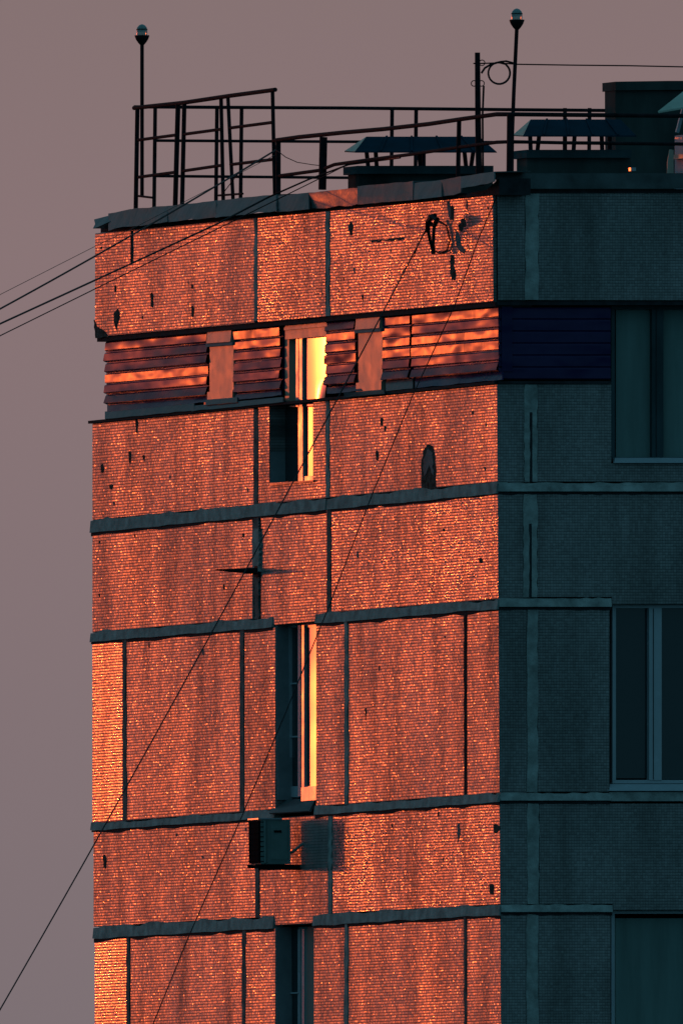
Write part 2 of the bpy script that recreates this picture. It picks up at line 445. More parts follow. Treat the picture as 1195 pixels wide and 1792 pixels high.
vjoint(576, 576, 7, 7, 892, 1073)
vjoint(218.5, 219, 7, 8, 1119, 1438); vjoint(424, 424, 8, 8, 1102, 1421); vjoint(606, 606.5, 7, 7, 1087, 1408, 'joint', .006)
vjoint(814, 814.5, 5, 5, 1071, 1393, 'dark_joint_shade'); vjoint(451, 451, 8, 8, 1520, 1606); vjoint(578, 578, 7, 6, 1425, 1598, 'joint', .006)
vjoint(225, 226, 7, 7, 1640, 1984); vjoint(427, 427, 7, 7, 1628, 1970); vjoint(606, 606, 7, 7, 1617, 1960, 'joint', .006); vjoint(814, 814, 5, 5, 1604, 1956)

# broken tile patches
def chip(pts, off=.010, mat='broken'):
    MB().prism([E(x, y, off) for x, y in pts], (.03, 0, 0)).build('missing_tile_patch', MT[mat], BLD)
chip(jag([(738, 862), (737, 815), (740, 790), (748, 777), (757, 780), (762, 800), (763, 861)], 1.3, 8), .003)
chip(jag([(742, 835), (741, 805), (748, 785), (757, 792), (759, 832), (752, 815)], 1.5, 6), .007, 'concrete')
for x, y, w, h in ((668, 738, 5, 14), (674, 750, 3, 10), (660, 797, 5, 18), (184, 1508, 6, 24), (841, 981, 6, 10), (827, 722, 3, 7), (860, 1556, 8, 20),
                   (180, 820, 5, 16), (195, 852, 6, 9), (272, 525, 5, 26), (343, 545, 4, 20), (208, 505, 3, 12), (228, 800, 4, 22), (620, 400, 6, 24), (800, 480, 5, 22),
                   (797, 372, 6, 26), (811, 398, 8, 14), (426, 937, 3, 8), (392, 1027, 3, 9), (640, 1250, 3, 22), (640, 520, 3, 10), (866, 1450, 6, 16), (330, 912, 4, 12), (240, 745, 4, 26)):
    chip(jag([(x-w/2, y-h/2+2), (x, y-h/2), (x+w/2, y-h/4), (x+w/2-1, y+h/2), (x-w/3, y+h/2-1)], .8, 5), .034 if y < 560 else .004)

rs = random.Random(5)
for (x0_, x1_, f1, f2, n_, o_) in ((180, 440, pt, pb, 9, .034), (590, 860, pt, pb, 12, .034), (170, 440, s0, a1, 8, .004), (585, 860, s0, a1, 7, .004), (170, 440, a2, b1, 7, .004), (585, 860, a2, b1, 6, .004),
                                   (170, 440, c2, d1, 6, .004), (590, 860, c2, d1, 9, .004), (230, 415, b2, c1, 4, .004), (615, 805, b2, c1, 5, .004)):
    for _ in range(n_//2):
        x = rs.uniform(x0_, x1_); t = rs.random()**1.5; y = f1(x)+12+(f2(x)-f1(x)-30)*t; h = rs.uniform(3, 12)*(1.6 if rs.random() < .2 else .8); w = rs.uniform(1.2, 3.4)
        pts = [(x-w/2, y-h/2), (x+w/4, y-h/2-1), (x+w/2, y-h/5), (x+w/3, y+h/2), (x-w/4, y+h/2-2)]
        chip([(a+rs.uniform(-.6, .6), b+rs.uniform(-1, 1)) for a, b in pts], o_, rs.choice(('broken', 'concrete')))
for c_, mt_ in (([(802, 400), (808, 410), (812, 428), (820, 438), (818, 444), (808, 438), (803, 422)], 'concrete'),
                ([(788, 352), (792, 351), (794, 372), (798, 384), (793, 386), (789, 372)], 'concrete'),
                ([(812, 384), (818, 382), (820, 396), (814, 399)], 'broken'), ([(794, 446), (799, 446), (800, 470), (796, 492), (793, 470)], 'broken'),
                ([(170, 560), (176, 572), (190, 580), (196, 590), (173, 592)], 'broken'), ([(615, 392), (621, 390), (622, 402), (618, 408), (615, 402)], 'concrete'),
                
                ([(801, 1440), (804, 1440), (804, 1465), (801, 1474), (800, 1458)], 'concrete'),
                ([(655, 421), (712, 416), (712, 419), (655, 424)], 'broken'), ([(205, 548), (212, 540), (216, 556), (210, 578), (207, 570)], 'broken')):
    chip(jag(c_, 1.2, 6), .0335 if c_[0][1] < 600 else .0035, mt_)
# ---- core, roof slab, lower storeys
zroof = E(872, 330).z-.25
zlow = E(872, 1990).z
MB().box((.32, .32, zlow-.5), (16, 11.1, zroof)).build('inner_wall', MT['dark'], BLD)
zb_ = E(872, 1950).z+.01
lw = MB(); uvx = lambda p: (p.y+20, p.z+10)
lw.prism([(0, .003, 0), (0, 11.45, 0), (0, 11.45, zb_-.28), (0, .003, zb_)], (.3, 0, 0), uvx)
lw.build('lower_end_wall', MT['tile'], BLD)
lw = MB(); lw.prism([(.003, 0, 0), (16, 0, 0), (16, 0, zb_-.1), (.003, 0, zb_-.1)], (0, .3, 0), lambda p: (p.x+30, p.z+10)).build('lower_front_wall', MT['tile'], BLD)
MB().box((.3, 11.1, 0), (16, 11.4, zroof)).build('rear_wall', MT['concrete'], BLD)
MB().box((15.7, .31, 0), (16, 11.09, zroof)).build('far_end_wall', MT['concrete'], BLD)
zt_ = E(872, 322).z
MB().prism([(.02, .02, zt_-.42), (16, .02, zt_-.42), (16, 11.3, zt_-.42), (.02, 11.3, zt_-.42)], (0, 0, .30)).build('roof', MT['concrete'], BLD)
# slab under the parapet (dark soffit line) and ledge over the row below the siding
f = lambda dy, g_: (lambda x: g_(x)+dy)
def ledge(x0, x1, g1, g2, off, depth, mat='dark_joint_shade', name='ledge'):
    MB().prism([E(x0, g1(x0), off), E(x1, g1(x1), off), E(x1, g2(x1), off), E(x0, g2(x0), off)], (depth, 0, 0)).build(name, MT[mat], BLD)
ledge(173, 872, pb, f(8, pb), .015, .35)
ledge(173, 872, f(-9, pt), f(1, pt), -.02, .28)  # gap and slab under the coping, its shadow line painted dark
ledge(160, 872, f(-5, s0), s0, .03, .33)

# ---- blue lap siding of the top storey, set back from the panels
SX = .05                                            # siding plane stands 5 cm back
def SE(px, py, off=0.0):
    p = onX(px, py, SX); return Vector((SX-off, max(p.y, .012), p.z))
def siding(x0, x1, rows, lift=0.0, seed=0):
    rnd = random.Random(seed); m_ = MB(); n = 10
    tl = lambda x: 597+(535-597)*(x-190)/(878-190)-lift; bl = lambda x: 708+(650-708)*(x-190)/(878-190)
    for r in range(rows):
        t0, t1 = r/rows, (r+1)/rows
        a0, a1_, tw = rnd.uniform(-.008, .008), rnd.uniform(-.008, .008), rnd.uniform(-.5, .5); tlt = (rnd.choice((0, .003, .008, .014)) if r < 4 else (.010 if r == 4 else .022))-.004
        xa, xb = x0+rnd.uniform(-.8, .8), x1+rnd.uniform(-.8, .8)
        prof = [(0.0, .016), (.10, .018), (.20, .031), (.86, .034+tlt), (.94, .030), (1.0, .014)]
        for k in range(n):
            for (s_, o_), (s2, o2) in zip(prof, prof[1:]):
                q = []
                for (kk, ss, oo) in ((k, s_, o_), (k, s2, o2), (k+1, s2, o2), (k+1, s_, o_)):
                    x = xa+(xb-xa)*kk/n; tt = t0+(t1-t0)*ss
                    y = tl(x)+(bl(x)-tl(x))*tt+tw*(kk/n-.5)
                    wv = noise.noise(Vector((x*.03, r*3.1+seed, 0)))*.008
                    q.append(SE(x, y, oo+(a0+(a1_-a0)*kk/n if .1 < ss < .95 else 0)+wv))
                m_.poly(q)
    # body behind
    q = [SE(x0, tl(x0), .0), SE(x1, tl(x1), .0), SE(x1, bl(x1), .0), SE(x0, bl(x0), .0)]
    m_.prism(q, (.1, 0, 0))
    return m_.build('siding', MT['siding'], BLD)
siding(190, 368, 6, 0, 1); siding(415, 496, 6, 0, 2); siding(574.5, 627, 6, 0, 3); siding(675, 722, 6, 0, 4); siding(726, 879, 6, 0, 5)
# front face siding
m_ = MB(); 
for r in range(6):
    y0 = 538+r*21; y1 = y0+21
    for (s_, o_), (s2, o2) in zip([(0, -.012), (.15, -.003), (.9, 0), (1, -.012)], [(.15, -.003), (.9, 0), (1, -.012)]):
        q = []
        for x, s3, o3 in ((879, s_, o_), (1068, s_, o_), (1068, s2, o2), (879, s2, o2)):
            p = onY(x, y0+(y1-y0)*s3, .02); p.y = .02-o3; p.x = max(p.x, SX+.0) if x > 900 else SX-.03; q.append(p)
        m_.poly(q)
m_.build('siding', MT['siding'], BLD)
# sloping metal flashing below the siding
def flash(x0, x1, y0f, y1f, o0, o1, mat='coping'):
    m_ = MB(); n = 10
    for k in range(n):
        xa, xb = x0+(x1-x0)*k/n, x0+(x1-x0)*(k+1)/n
        w = [noise.noise(Vector((x*.05, y0f(x)*.01, 3)))*1.6 for x in (xa, xb)]
        a, b = onX(xa, y0f(xa), -o0), onX(xb, y0f(xb), -o0); c, d = onX(xb, y1f(xb)+w[1], -o1), onX(xa, y1f(xa)+w[0], -o1)
        m_.prism([a, b, c, d], (.012, 0, -.004))
    return m_.build('flashing', MT[mat], BLD)
fl0 = lambda x: 708+(650-708)*(x-190)/(878-190)
flash(188, 366, fl0, f(-18, s0), -.03, .0, 'siding'); flash(184, 340, f(-19, s0), f(-6, s0), -.005, .045)
flash(360, 415, f(6, fl0), f(-13, s0), -.0, .03); flash(412, 492, fl0, f(-17, s0), -.03, .0, 'siding'); flash(335, 495, f(-14, s0), f(-5, s0), .01, .05)
flash(572, 632, f(2, fl0), f(-12, s0), -.03, .0, 'siding'); flash(602, 672, f(14, fl0), f(-3, s0), .0, .09); flash(675, 722, fl0, f(-7, s0), -.03, .03); flash(726, 878, fl0, f(-7, s0), -.03, .03, 'siding')

# ---- pale boarded slot windows in the siding band
def slot(x0, x1, yt, yb):
    s = (yt[1]-yt[0])/(x1-x0)
    P = lambda x, y, o: SE(x, y+s*(x-x0), o)
    w = MB().prism([P(x0, yt[0], .022), P(x1, yt[0], .022), P(x1, yb, .022), P(x0, yb, .022)], (.12, 0, 0)).build('window', MT['pvc_side'], BLD)
    MB().prism([P(x0+1, yt[0]+4, .05), P(x1+1, yt[0]+4, .05), P(x1+1, yt[0]+24, .06), P(x0+1, yt[0]+24, .06)], (.05, 0, 0)).build('head_box', MT['pvc_side'], w)
    MB().prism([P(x0-2, yt[0]+24.5, .05), P(x1+2, yt[0]+24.5, .05), P(x1+2, yt[0]+30, .05), P(x0-2, yt[0]+30, .05)], (.06, 0, 0)).build('trim', MT['reveal'], w)
    MB().prism([P(x0-1, yb-20, .04), P(x1+1, yb-20, .04), P(x1+1, yb-2, .04), P(x0-1, yb-2, .04)], (.05, 0, 0)).build('trim', MT['pvc_side'], w)
    MB().prism([P(x0-3, yb-2, .06), P(x1+3, yb-2, .06), P(x1+3, yb+3, .06), P(x0-3, yb+3, .06)], (.10, 0, 0)).build('sill', MT['coping'], w)
    return w
slot(371, 413, (577, 574), 706); slot(631, 673, (553, 550), 690)

def bowed(pts, X, df, name, mat, par, n=16):
    """glass pane with a bow shaped to place the sun reflection: depth df(s,t) in metres; s 0..1 far to near, t 0..1 top to bottom"""
    (ax, ay), (bx, by), (cx, cy), (dx, dy) = pts; G = []
    for i in range(n+1):
        c = []
        for j in range(n+1):
            s_, t_ = i/n, j/n
            p = onX((ax+(bx-ax)*s_)*(1-t_)+(dx+(cx-dx)*s_)*t_, (ay+(by-ay)*s_)*(1-t_)+(dy+(cy-dy)*s_)*t_, X)
            c.append(Vector((X+df(s_, t_), p.y, p.z)))
        G.append(c)
    return MB().grid(G, (.02, 0, 0)).build(name, MT[mat], par, True)
# ---- top tall window: upper casing in the siding plane, lower part sunk in the panel
def quadX(pts, X, d, name, mat, par):
    q = []
    for x, y in pts:
        p = onX(x, y, X); q.append(p)
    return MB().prism(q, (d, 0, 0)).build(name, MT[mat], par)
w1 = MB()
w1.prism([onX(x, y, .03) for x, y in ((499, 563), (571, 556), (571, 588), (499, 594))], (.12, 0, 0))
w1.prism([onX(x, y, .05) for x, y in ((499, 594), (506, 594), (506, 708), (499, 708))], (.1, 0, 0))
w1 = w1.build('window', MT['pvc_side'], BLD)
quadX([(497, 573), (572, 566), (572, 571), (497, 578)], .015, .03, 'trim', 'pvc_side', w1)
quadX([(506, 592), (518, 591), (518, 712), (506, 712)], .10, .03, 'board', 'pvc_side', w1)
quadX([(518, 590), (521.5, 590), (521.5, 712), (518, 712)], .06, .08, 'mullion', 'pvc', w1)
quadX([(523.5, 590), (528.5, 590), (528.5, 712), (523.5, 712)], .055, .08, 'mullion', 'pvc', w1)
bowed([(530, 590), (571, 587), (571, 706), (530, 712)], .085, lambda s, t: -.0085*(1-s)**2+.003*(t-.6)**2-.05*max(0, s-.55)**2*max(0, t-.7)*8, 'pane', 'glass_wavy', w1)
# sunk lower half
quadX([(499, 700), (523, 700), (523, 850), (499, 850)], .155, .02, 'pane', 'glass', w1)
bowed([(524, 712), (556, 710), (556, 832), (524, 834)], .135, lambda s, t: .005*s, 'pane', 'glass_wavy', w1)
quadX([(522, 708), (529.5, 708), (529.5, 846), (522, 846)], .11, .06, 'frame', 'pvc', w1)
quadX([(529, 834), (560, 832), (560, 846), (529, 848)], .12, .06, 'frame', 'pvc', w1)
quadX([(472, 846), (548, 840), (548, 843), (472, 850)], -.02, .18, 'sill', 'coping', w1)
w1j = MB().prism([(.012, E(471, 800).y-.001, E(471, 712).z), (.29, E(471, 800).y-.001, E(471, 712).z), (.29, E(471, 800).y-.001, E(471, 845).z), (.012, E(471, 800).y-.001, E(471, 845).z)], (0, .02, 0)).build('reveal', MT['reveal'], w1)

# ---- the two slit windows of the storeys below
def slit(xl, xr, yt, yb, glow=True):
    yl = E(xl, yt).y
    zt2, zb2 = E(xl, yt).z, E(xl, yb).z
    w = MB()                                        # PVC frame
    def q(a, b, c, d, X=.13, t=.05):
        X += 0 if glow else .022
        w.prism([onX(a, c, X), onX(b, c-.5, X), onX(b, d-.5, X), onX(a, d, X)], (t, 0, 0))
    q(xl+22, xl+25, yt+4, yb-6); q(xl+39, xl+43, yt+4, yb-6, .12); q(xl+46, xl+50, yt+4, yb-6, .12); q(xl+25, xr+22, yt+3, yt+8, .14); q(xl+22, xr+22, yb-24, yb-5, .14)
    w = w.build('window', MT['pvc'], BLD)
    for k in (.34, .64): 
        y = yt+(yb-yt)*k; quadX([(xl+24, y), (xl+40, y-1), (xl+40, y+1.6), (xl+24, y+2.6)], .134, .02, 'glazing_bar', 'pvc', w)
    quadX([(xl+22, yt), (xl+40, yt), (xl+40, yb), (xl+22, yb)], .155, .02, 'pane', 'glass', w)
    if glow: bowed([(xl+40, yt), (xr+26, yt-1), (xr+26, yb-22), (xl+40, yb-22)], .15, lambda s, t: .009*s*max(0, 1-t/.72)**1.6 - .014*max(0, .50+.42*(1-t)+.05*math.sin(t*17)-s)**2, 'pane', 'glass_wavy', w)  # bow shaped so the sun reflection narrows towards the top
    else: quadX([(xl+40, yt), (xr+26, yt-1), (xr+26, yb), (xl+40, yb)], .15, .02, 'pane', 'curtain', w)
    MB().prism([(.012, yl-.001, zt2), (.28, yl-.001, zt2), (.28, yl-.001, zb2), (.012, yl-.001, zb2)], (0, .02, 0)).build('reveal', MT['reveal'], w)
    return w
w2 = slit(482, 553, 1090, 1400)
quadX([(527, 1378), (553, 1376), (553, 1400), (527, 1402)], .06, .12, 'vent_board', 'pvc', w2)
MB().prism([onX(x, y, X) for x, y, X in ((484, 1401, .1), (553, 1396, .1), (541, 1419, -.06), (470, 1423, -.06))], (.02, 0, -.01)).build('sill', MT['coping'], w2)
w3 = slit(482, 549, 1622, 1960, False)
MB().prism([onX(x, y, X) for x, y, X in ((484, 1961, .1), (549, 1956, .1), (541, 1975, -.06), (475, 1980, -.06))], (.02, 0, -.01)).build('sill', MT['coping'], w3)

# ---- front wall
def fp(x0, x1, y0, y1, mat='tile', off=0.0): return front_panel([(x0, y0), (x1, y0), (x1, y1), (x0, y1)], mat, off)
XR = 1480
fp(873, 917, 338, 526, off=.03); fp(939, XR, 338, 526, off=.03)
fp(873, 917, 672, 843); front_panel([(939, 672), (1068, 672), (1068, 812), (1072, 812), (1380, 812), (1380, 672), (XR, 672), (XR, 843), (939, 843)])
fp(873, 915, 864, 1045); front_panel([(939, 864), (XR, 864), (XR, 1045), (1380, 1045), (1380, 1056), (1070, 1058), (1070, 1045), (939, 1045)])
fp(873, 921, 1066, 1386); fp(940, 1066, 1066, 1386); fp(1380, XR, 1066, 1386)
fp(873, 923, 1406, 1582); front_panel([(943, 1406), (XR, 1406), (XR, 1582), (1380, 1582), (1380, 1592), (1072, 1593), (1072, 1582), (943, 1582)])
fp(873, 921, 1600, 1985); fp(941, 1068, 1600, 1985); fp(1380, XR, 1600, 1985)
fp(1392, XR, 534, 670)
def fjoint(x, w, y0, y1, off=.008, dark=True):
    n = 14; a = [(x-w/2+random.uniform(-1.3, 1.3), y0+(y1-y0)*k/n) for k in range(n+1)]; b = [(x+w/2+random.uniform(-1.3, 1.3), y0+(y1-y0)*k/n) for k in range(n+1)]
    o_ = MB().prism([Fr(p, q, off) for p, q in a+b[::-1]], (0, .1, 0)).build('joint_strip', MT['joint'], BLD)
    if dark: MB().prism([Fr(p, q, off+.003) for p, q in [(x-1.5+random.uniform(-1, 1), y0+(y1-y0)*k/n) for k in range(n//3, n+1)]+[(x+2.2, y1-(y1-y0)*k/n) for k in range(0, n-n//3+1)]], (0, .1, 0)).build('joint_crack', MT['dark_joint_shade'], BLD)
fjoint(928, 23, 339, 525, .037, False); fjoint(928, 22, 673, 843); fjoint(927, 24, 865, 1045); fjoint(931, 18, 1067, 1386, .008, False); fjoint(932, 20, 1406, 1582, .008, False); fjoint(931, 20, 1600, 1985, .008, False)
def fseam(x0, x1, y0, y1):
    n = int((x1-x0)/12)+2
    p = [(x0+(x1-x0)*k/n, y0+random.uniform(-1.6, 1.2)) for k in range(n+1)]
    MB().prism([Fr(a, b, .014) for a, b in p]+[Fr(x1, y1, .034), Fr(x0, y1, .034)], (0, .12, 0)).build('joint_strip', MT['joint'], BLD)
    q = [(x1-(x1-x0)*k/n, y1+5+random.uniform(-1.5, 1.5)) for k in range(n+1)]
    MB().prism([Fr(a, b, .010) for a, b in [(x0, y1+.3), (x1, y1+.3)]+q], (0, .12, 0)).build('shadow_gap_strip', MT['dark_joint_shade'], BLD)  # shadow gap under the front seam, painted as a dark strip
fseam(872, XR, 845, 860); fseam(872, 1068, 1047, 1062); fseam(872, 1066, 1388, 1401); fseam(872, 1070, 1583, 1596); fseam(1380, XR, 1047, 1062); fseam(1380, XR, 1388, 1401)
MB().prism([Fr(x, y, .015) for x, y in ((872, 526.5), (XR, 526.5), (XR, 534), (872, 534))], (0, .35, 0)).build('ledge', MT['dark_joint_shade'], BLD)
MB().prism([Fr(x, y, .02) for x, y in ((872, 667), (1068, 667), (1068, 671.5), (872, 671.5))], (0, .33, 0)).build('ledge', MT['dark_joint_shade'], BLD)

def fwin(x0, x1, y0, y1, panes, glassmat, fw=6, rec=.10, cur=None, sill=None, frame='pvc'):
    w = MB()
    def q(a, b, c, d, o=rec, t=.07): w.prism([onY(a, c, o), onY(b, c, o), onY(b, d, o), onY(a, d, o)], (0, t, 0))
    q(x0, x1, y0, y0+fw); q(x0, x1, y1-fw, y1); q(x0, x0+fw, y0+fw, y1-fw, rec-.002); q(x1-fw, x1, y0+fw, y1-fw, rec-.002)
    w = w.build('window', MT[frame], BLD)
    for a, b in zip(panes, panes[1:]):              # mullions between
        pass
    for k, (a, b, c, d) in enumerate(panes):
        p = MB().prism([onY(a, c, rec+.05), onY(b, c, rec+.05), onY(b, d, rec+.05), onY(a, d, rec+.05)], (0, .02, 0)).build('pane', MT[glassmat], w)
        if k:
            pa = panes[k-1]
            MB().prism([onY(pa[1], y0+fw, rec-.01), onY(a, y0+fw, rec-.01), onY(a, y1-fw, rec-.01), onY(pa[1], y1-fw, rec-.01)], (0, .08, 0)).build('mullion', MT[frame], w)
            MB().prism([onY(pa[1]+7, y0+fw+1, rec-.014), onY(pa[1]+8.2, y0+fw+1, rec-.014), onY(pa[1]+8.2, y1-fw-1, rec-.014), onY(pa[1]+7, y1-fw-1, rec-.014)], (0, .01, 0)).build('gasket', MT['dark_joint_shade'], w)
    if sill:
        a, b, c, d = sill
        MB().prism([onY(a, c, .06), onY(b, c, .06), onY(b, d, -.04), onY(a, d, -.04)], (0, .05, 0)).build('sill', MT['pvc'], w)
    return w
fwin(1071, 1380, 1058, 1371, [(1077, 1135, 1064, 1362), (1157, 1262, 1064, 1364), (1284, 1373, 1064, 1364)], 'glass', 6, .08, sill=(1066, 1384, 1372, 1384))
MB().prism([Fr(x, y, .02) for x, y in ((1066, 1386), (1384, 1386), (1384, 1402), (1066, 1402))], (0, .2, 0)).build('ledge', MT['joint'], BLD)
fwin(1069, 1391, 535, 806, [(1077, 1140, 541, 801), (1160, 1262, 541, 801), (1284, 1384, 541, 801)], 'curtain', 6, .12, sill=(1075, 1384, 801, 810), frame='shaft')
fwin(1069, 1380, 1593, 1980, [(1076, 1200, 1607, 1970), (1215, 1290, 1607, 1970), (1300, 1374, 1607, 1970)], 'curtain', 6, .08)

# ---- coping sheets along the roof edge
def sheet(pts_top, pts_bot, o_top, o_bot, seed, mat='coping', front=False):
    """pts along the top and bottom edge (photo rows), bent sheet with creases"""
    m_ = MB(); n = len(pts_top); rows = 4
    G = []
    for k in range(n):
        c = []
        for r in range(rows+1):
            t = r/rows; x = pts_top[k][0]+(pts_bot[k][0]-pts_top[k][0])*t; y = pts_top[k][1]+(pts_bot[k][1]-pts_top[k][1])*t
            o_ = o_top+(o_bot-o_top)*t+noise.noise(Vector((x*.045, r*.6, seed)))*.009+(0 if front or seed >= 10 else (.012 if seed == 7 else .045))*t-(.030*t if seed == 7 else 0)
            c.append(onY(x, y, -o_) if front else onX(x, y, -o_))
        G.append(c)
    d = Vector((0, .012, 0)) if front else Vector((.012, 0, 0))
    m_.grid(G, d)
    # fold back over the parapet
    back = Vector((0, .35, .01)) if front else Vector((.35, 0, .01))
    for k in range(n-1):
        m_.prism([G[k][0], G[k+1][0], G[k+1][0]+back, G[k][0]+back], (0, 0, -.01))
    return m_.build('coping', MT[mat], BLD, True)
def cop(xs, yt, yb, o0, o1, seed, **k):
    n = max(3, int((xs[1]-xs[0])/10)); T = []; B = []
    for i in range(n+1):
        t = i/n; x = xs[0]+(xs[1]-xs[0])*t
        T.append((x, yt[0]+(yt[1]-yt[0])*t+noise.noise(Vector((x*.06, seed, 1)))*1.5)); B.append((x, yb[0]+(yb[1]-yb[0])*t+noise.noise(Vector((x*.05, seed, 7)))*3))
    return sheet(T, B, o0, o1, seed, **k)
cop((190, 228), (374, 366), (402, 396), .04, .075, 1); cop((227, 293), (366, 360), (397, 389), .045, .08, 2); cop((292, 312), (361, 358), (389, 387), .04, .07, 3)
cop((311, 378), (359, 351), (387, 380), .045, .085, 4); cop((377, 483), (351, 340), (381, 369), .04, .09, 5)
cop((484, 540), (343, 337), (372, 366), .035, .07, 6); cop((538, 626), (338, 328), (367, 358), .04, .075, 7); cop((625, 722), (326, 317), (358, 350), .045, .06, 8)
cop((724, 772), (320, 315), (350, 344), .045, .08, 9); cop((770, 806), (315, 309), (344, 338), .05, .10, 10)
cop((806, 864), (309, 300), (330, 318), .10, .16, 11)
MB().prism([onX(x, y, -.03-.005*(y-377)) for x, y in ((165, 384), (192, 377), (194, 387), (172, 397), (163, 400), (167, 392))], (.2, 0, 0)).build('coping', MT['coping'], BLD)
sheet([(868+k*20, 303) for k in range(32)], [(868+k*20, 330) for k in range(32)], .06, .075, 20, front=True)
MB().prism([Fr(x, y, .03) for x, y in ((868, 331), (1480, 331), (1480, 338), (868, 338))], (0, .3, 0)).build('ledge', MT['dark_joint_shade'], BLD)  # shadow line under the front coping, painted dark
MB().prism([onX(x, y, -.05) for x, y in ((864, 320), (873, 312), (873, 341), (800, 346), (800, 340), (850, 333))], (.3, 0, 0)).build('coping_end', MT['dark_joint_shade'], BLD)

# ------------------------------------------------------------------ railings
def rail_thing(base, label):
    return thing('roof_railing', base, label, 'railing', 'railings round the roof edge')
px2m = DIST/F_PX
def tube_part(par, name, pts, wpx, mat='rail', n=8): return MB().tube(pts, wpx*px2m/2, n).build(name, MT[mat], par, True)
XA = .12
ra = rail_thing(onX(240, 360, XA), 'tall dark railing on the far half of the glowing end wall')
A = lambda x, y: onX(x, y, XA)
tube_part(ra, 'top_rail', [A(235, 189), A(320, 180), A(400, 168), A(482, 157)], 8)
for x0, y0, x1, y1 in ((243, 245, 310, 236), (322, 235, 388, 226), (402, 224, 478, 214), (243, 310, 310, 301), (322, 299, 390, 289), (404, 288, 478, 279), (243, 343, 268, 346), (383, 342, 425, 339)):
    tube_part(ra, 'middle_rail', [A(x0, y0), A(x1, y1)], 6 if y0 < 320 else 4)
for x0, y0, x1, y1, w in ((241, 188, 238, 368, 8), (312, 180, 307, 360, 9), (323, 180, 319, 358, 8), (387, 170, 391, 353, 7), (399, 168, 408, 349, 7), (477, 158, 481, 342, 7)):
    tube_part(ra, 'post', [A(x0, y0), A(x1, y1)], w)
rb = rail_thing(onX(565, 330, XA), 'low dark railing bending round the roof corner beside the blue vent canopies')
tube_part(rb, 'top_rail', [A(480, 246), A(522, 240), A(600, 232), A(670, 226), A(750, 217), A(810, 208), A(868, 200), onY(893, 200, .12), onY(990, 201, .12), onY(1480, 205, .12)], 8)
tube_part(rb, 'middle_rail', [A(487, 308), A(560, 298), A(585, 288), A(650, 279), A(720, 270), A(800, 258), A(868, 249), onY(893, 248, .12), onY(990, 250, .12), onY(1480, 255, .12)], 6.5)
for x0, y0, x1, y1, w in ((487, 245, 487, 342, 9), (566, 240, 564, 332, 14), (803, 212, 801, 312, 8)):
    tube_part(rb, 'post', [A(x0, y0), A(x1, y1)], w)
for x0, y0, x1, y1, w in ((893, 200, 892, 304, 13), (1215, 200, 1215, 304, 12)):
    tube_part(rb, 'post', [onY(x0, y0, .12), onY(x1, y1, .12)], w)
YB = 11.2
Bk = lambda x, y: onY(x, y, YB)
rc = rail_thing(Bk(272, 330), 'long straight railing on the far roof edge seen against the sky')
tube_part(rc, 'top_rail', [Bk(235, 187), Bk(600, 189), Bk(900, 192), Bk(1500, 197)], 6.5)
tube_part(rc, 'middle_rail', [Bk(270, 246), Bk(600, 248), Bk(900, 249), Bk(1500, 252)], 5.5)
tube_part(rc, 'middle_rail', [Bk(270, 308), Bk(600, 311), Bk(900, 312), Bk(1500, 315)], 5.5)
for x in (271, 379, 422, 685, 727, 987, 1030, 1290, 1333): tube_part(rc, 'post', [Bk(x+1, 189), Bk(x-1, 368)], 7)

# ------------------------------------------------------------------ beacons on poles
def beacon(P, xt, yt, xb, yb, label):
    t = thing('obstruction_lamp', P(xb, yb), label, 'lamp', 'obstruction lamps on thin roof poles')
    MB().tube([P(xb, yb), P((xb+xt)/2, (yb+yt)/2), P(xt, yt+30)], 3.4*px2m, 10).build('pole', MT['rail'], t, True)
    c = P(xt, yt+33); k = px2m
    MB().lathe(c, [(3.4*k, -4*k), (7*k, 0), (11*k, 6*k), (13.2*k, 12*k), (13.2*k, 13.5*k), (9*k, 13.6*k)]).build('lamp_bowl', MT['cable'], t, True)
    MB().lathe(c+Vector((0, 0, 13.7*k)), [(9.4*k, 0), (9.8*k, 9*k), (8.6*k, 14*k), (5*k, 18*k), (1.4*k, 19.5*k)]).build('glass_dome', MT['beacon'], t, True)
    MB().lathe(c+Vector((0, 0, 13.7*k)), [(10.1*k, 9.6*k), (10.2*k, 11*k), (9.2*k, 11.4*k)]).build('dome_ring', MT['rail'], t, True)
beacon(lambda x, y: onX(x, y, .35), 249, 42, 249, 345, 'glass-domed obstruction lamp on a straight pole over the left railing corner')
beacon(lambda x, y: onY(x, y, .45), 904, 15, 893, 310, 'glass-domed obstruction lamp on a leaning pole at the near roof corner')

# ------------------------------------------------------------------ mast and wires
Mp = lambda x, y: onY(x, y, .9)
ms = thing('cable_mast', Mp(838, 320), 'dark steel mast holding a looped cable above the roof', 'mast')
MB().tube([Mp(838, 325), Mp(836, 210), Mp(835, 92)], [5.6*px2m, 5.2*px2m, 4.6*px2m], 12).build('pole', MT['rail'], ms, True)
MB().tube([Mp(846, 150), Mp(844, 200), Mp(845, 325)], 1.8*px2m, 6).build('conduit', MT['rail'], ms, True)
for cx_, cy_ in ((829, 146), (842, 146), (843, 110)):
    MB().tube([Mp(cx_+5*math.cos(a), cy_+5*math.sin(a)) for a in [i*2*math.pi/12 for i in range(13)]], .9*px2m, 5).build('ring_bolt', MT['rail'], ms, True)
MB().bar(Mp(828, 111), Mp(846, 111), .012).build('cross_bolt', MT['rail'], ms)
def cable(pts, wpx, label, group=None, n=6, name='overhead_cable', ext=None):
    if ext:                                         # run on straight to where it is made off, far outside the frame
        d = (pts[0]-pts[1]).normalized(); pts = [pts[0]+d*ext]+pts
    return tag(MB().tube(pts, wpx*px2m/2, n).build(name, MT['cable'], None, True), label, 'cable', group)
loop = [Mp(842, 128), Mp(848, 119), Mp(858, 113), Mp(872, 109), Mp(884, 112)]
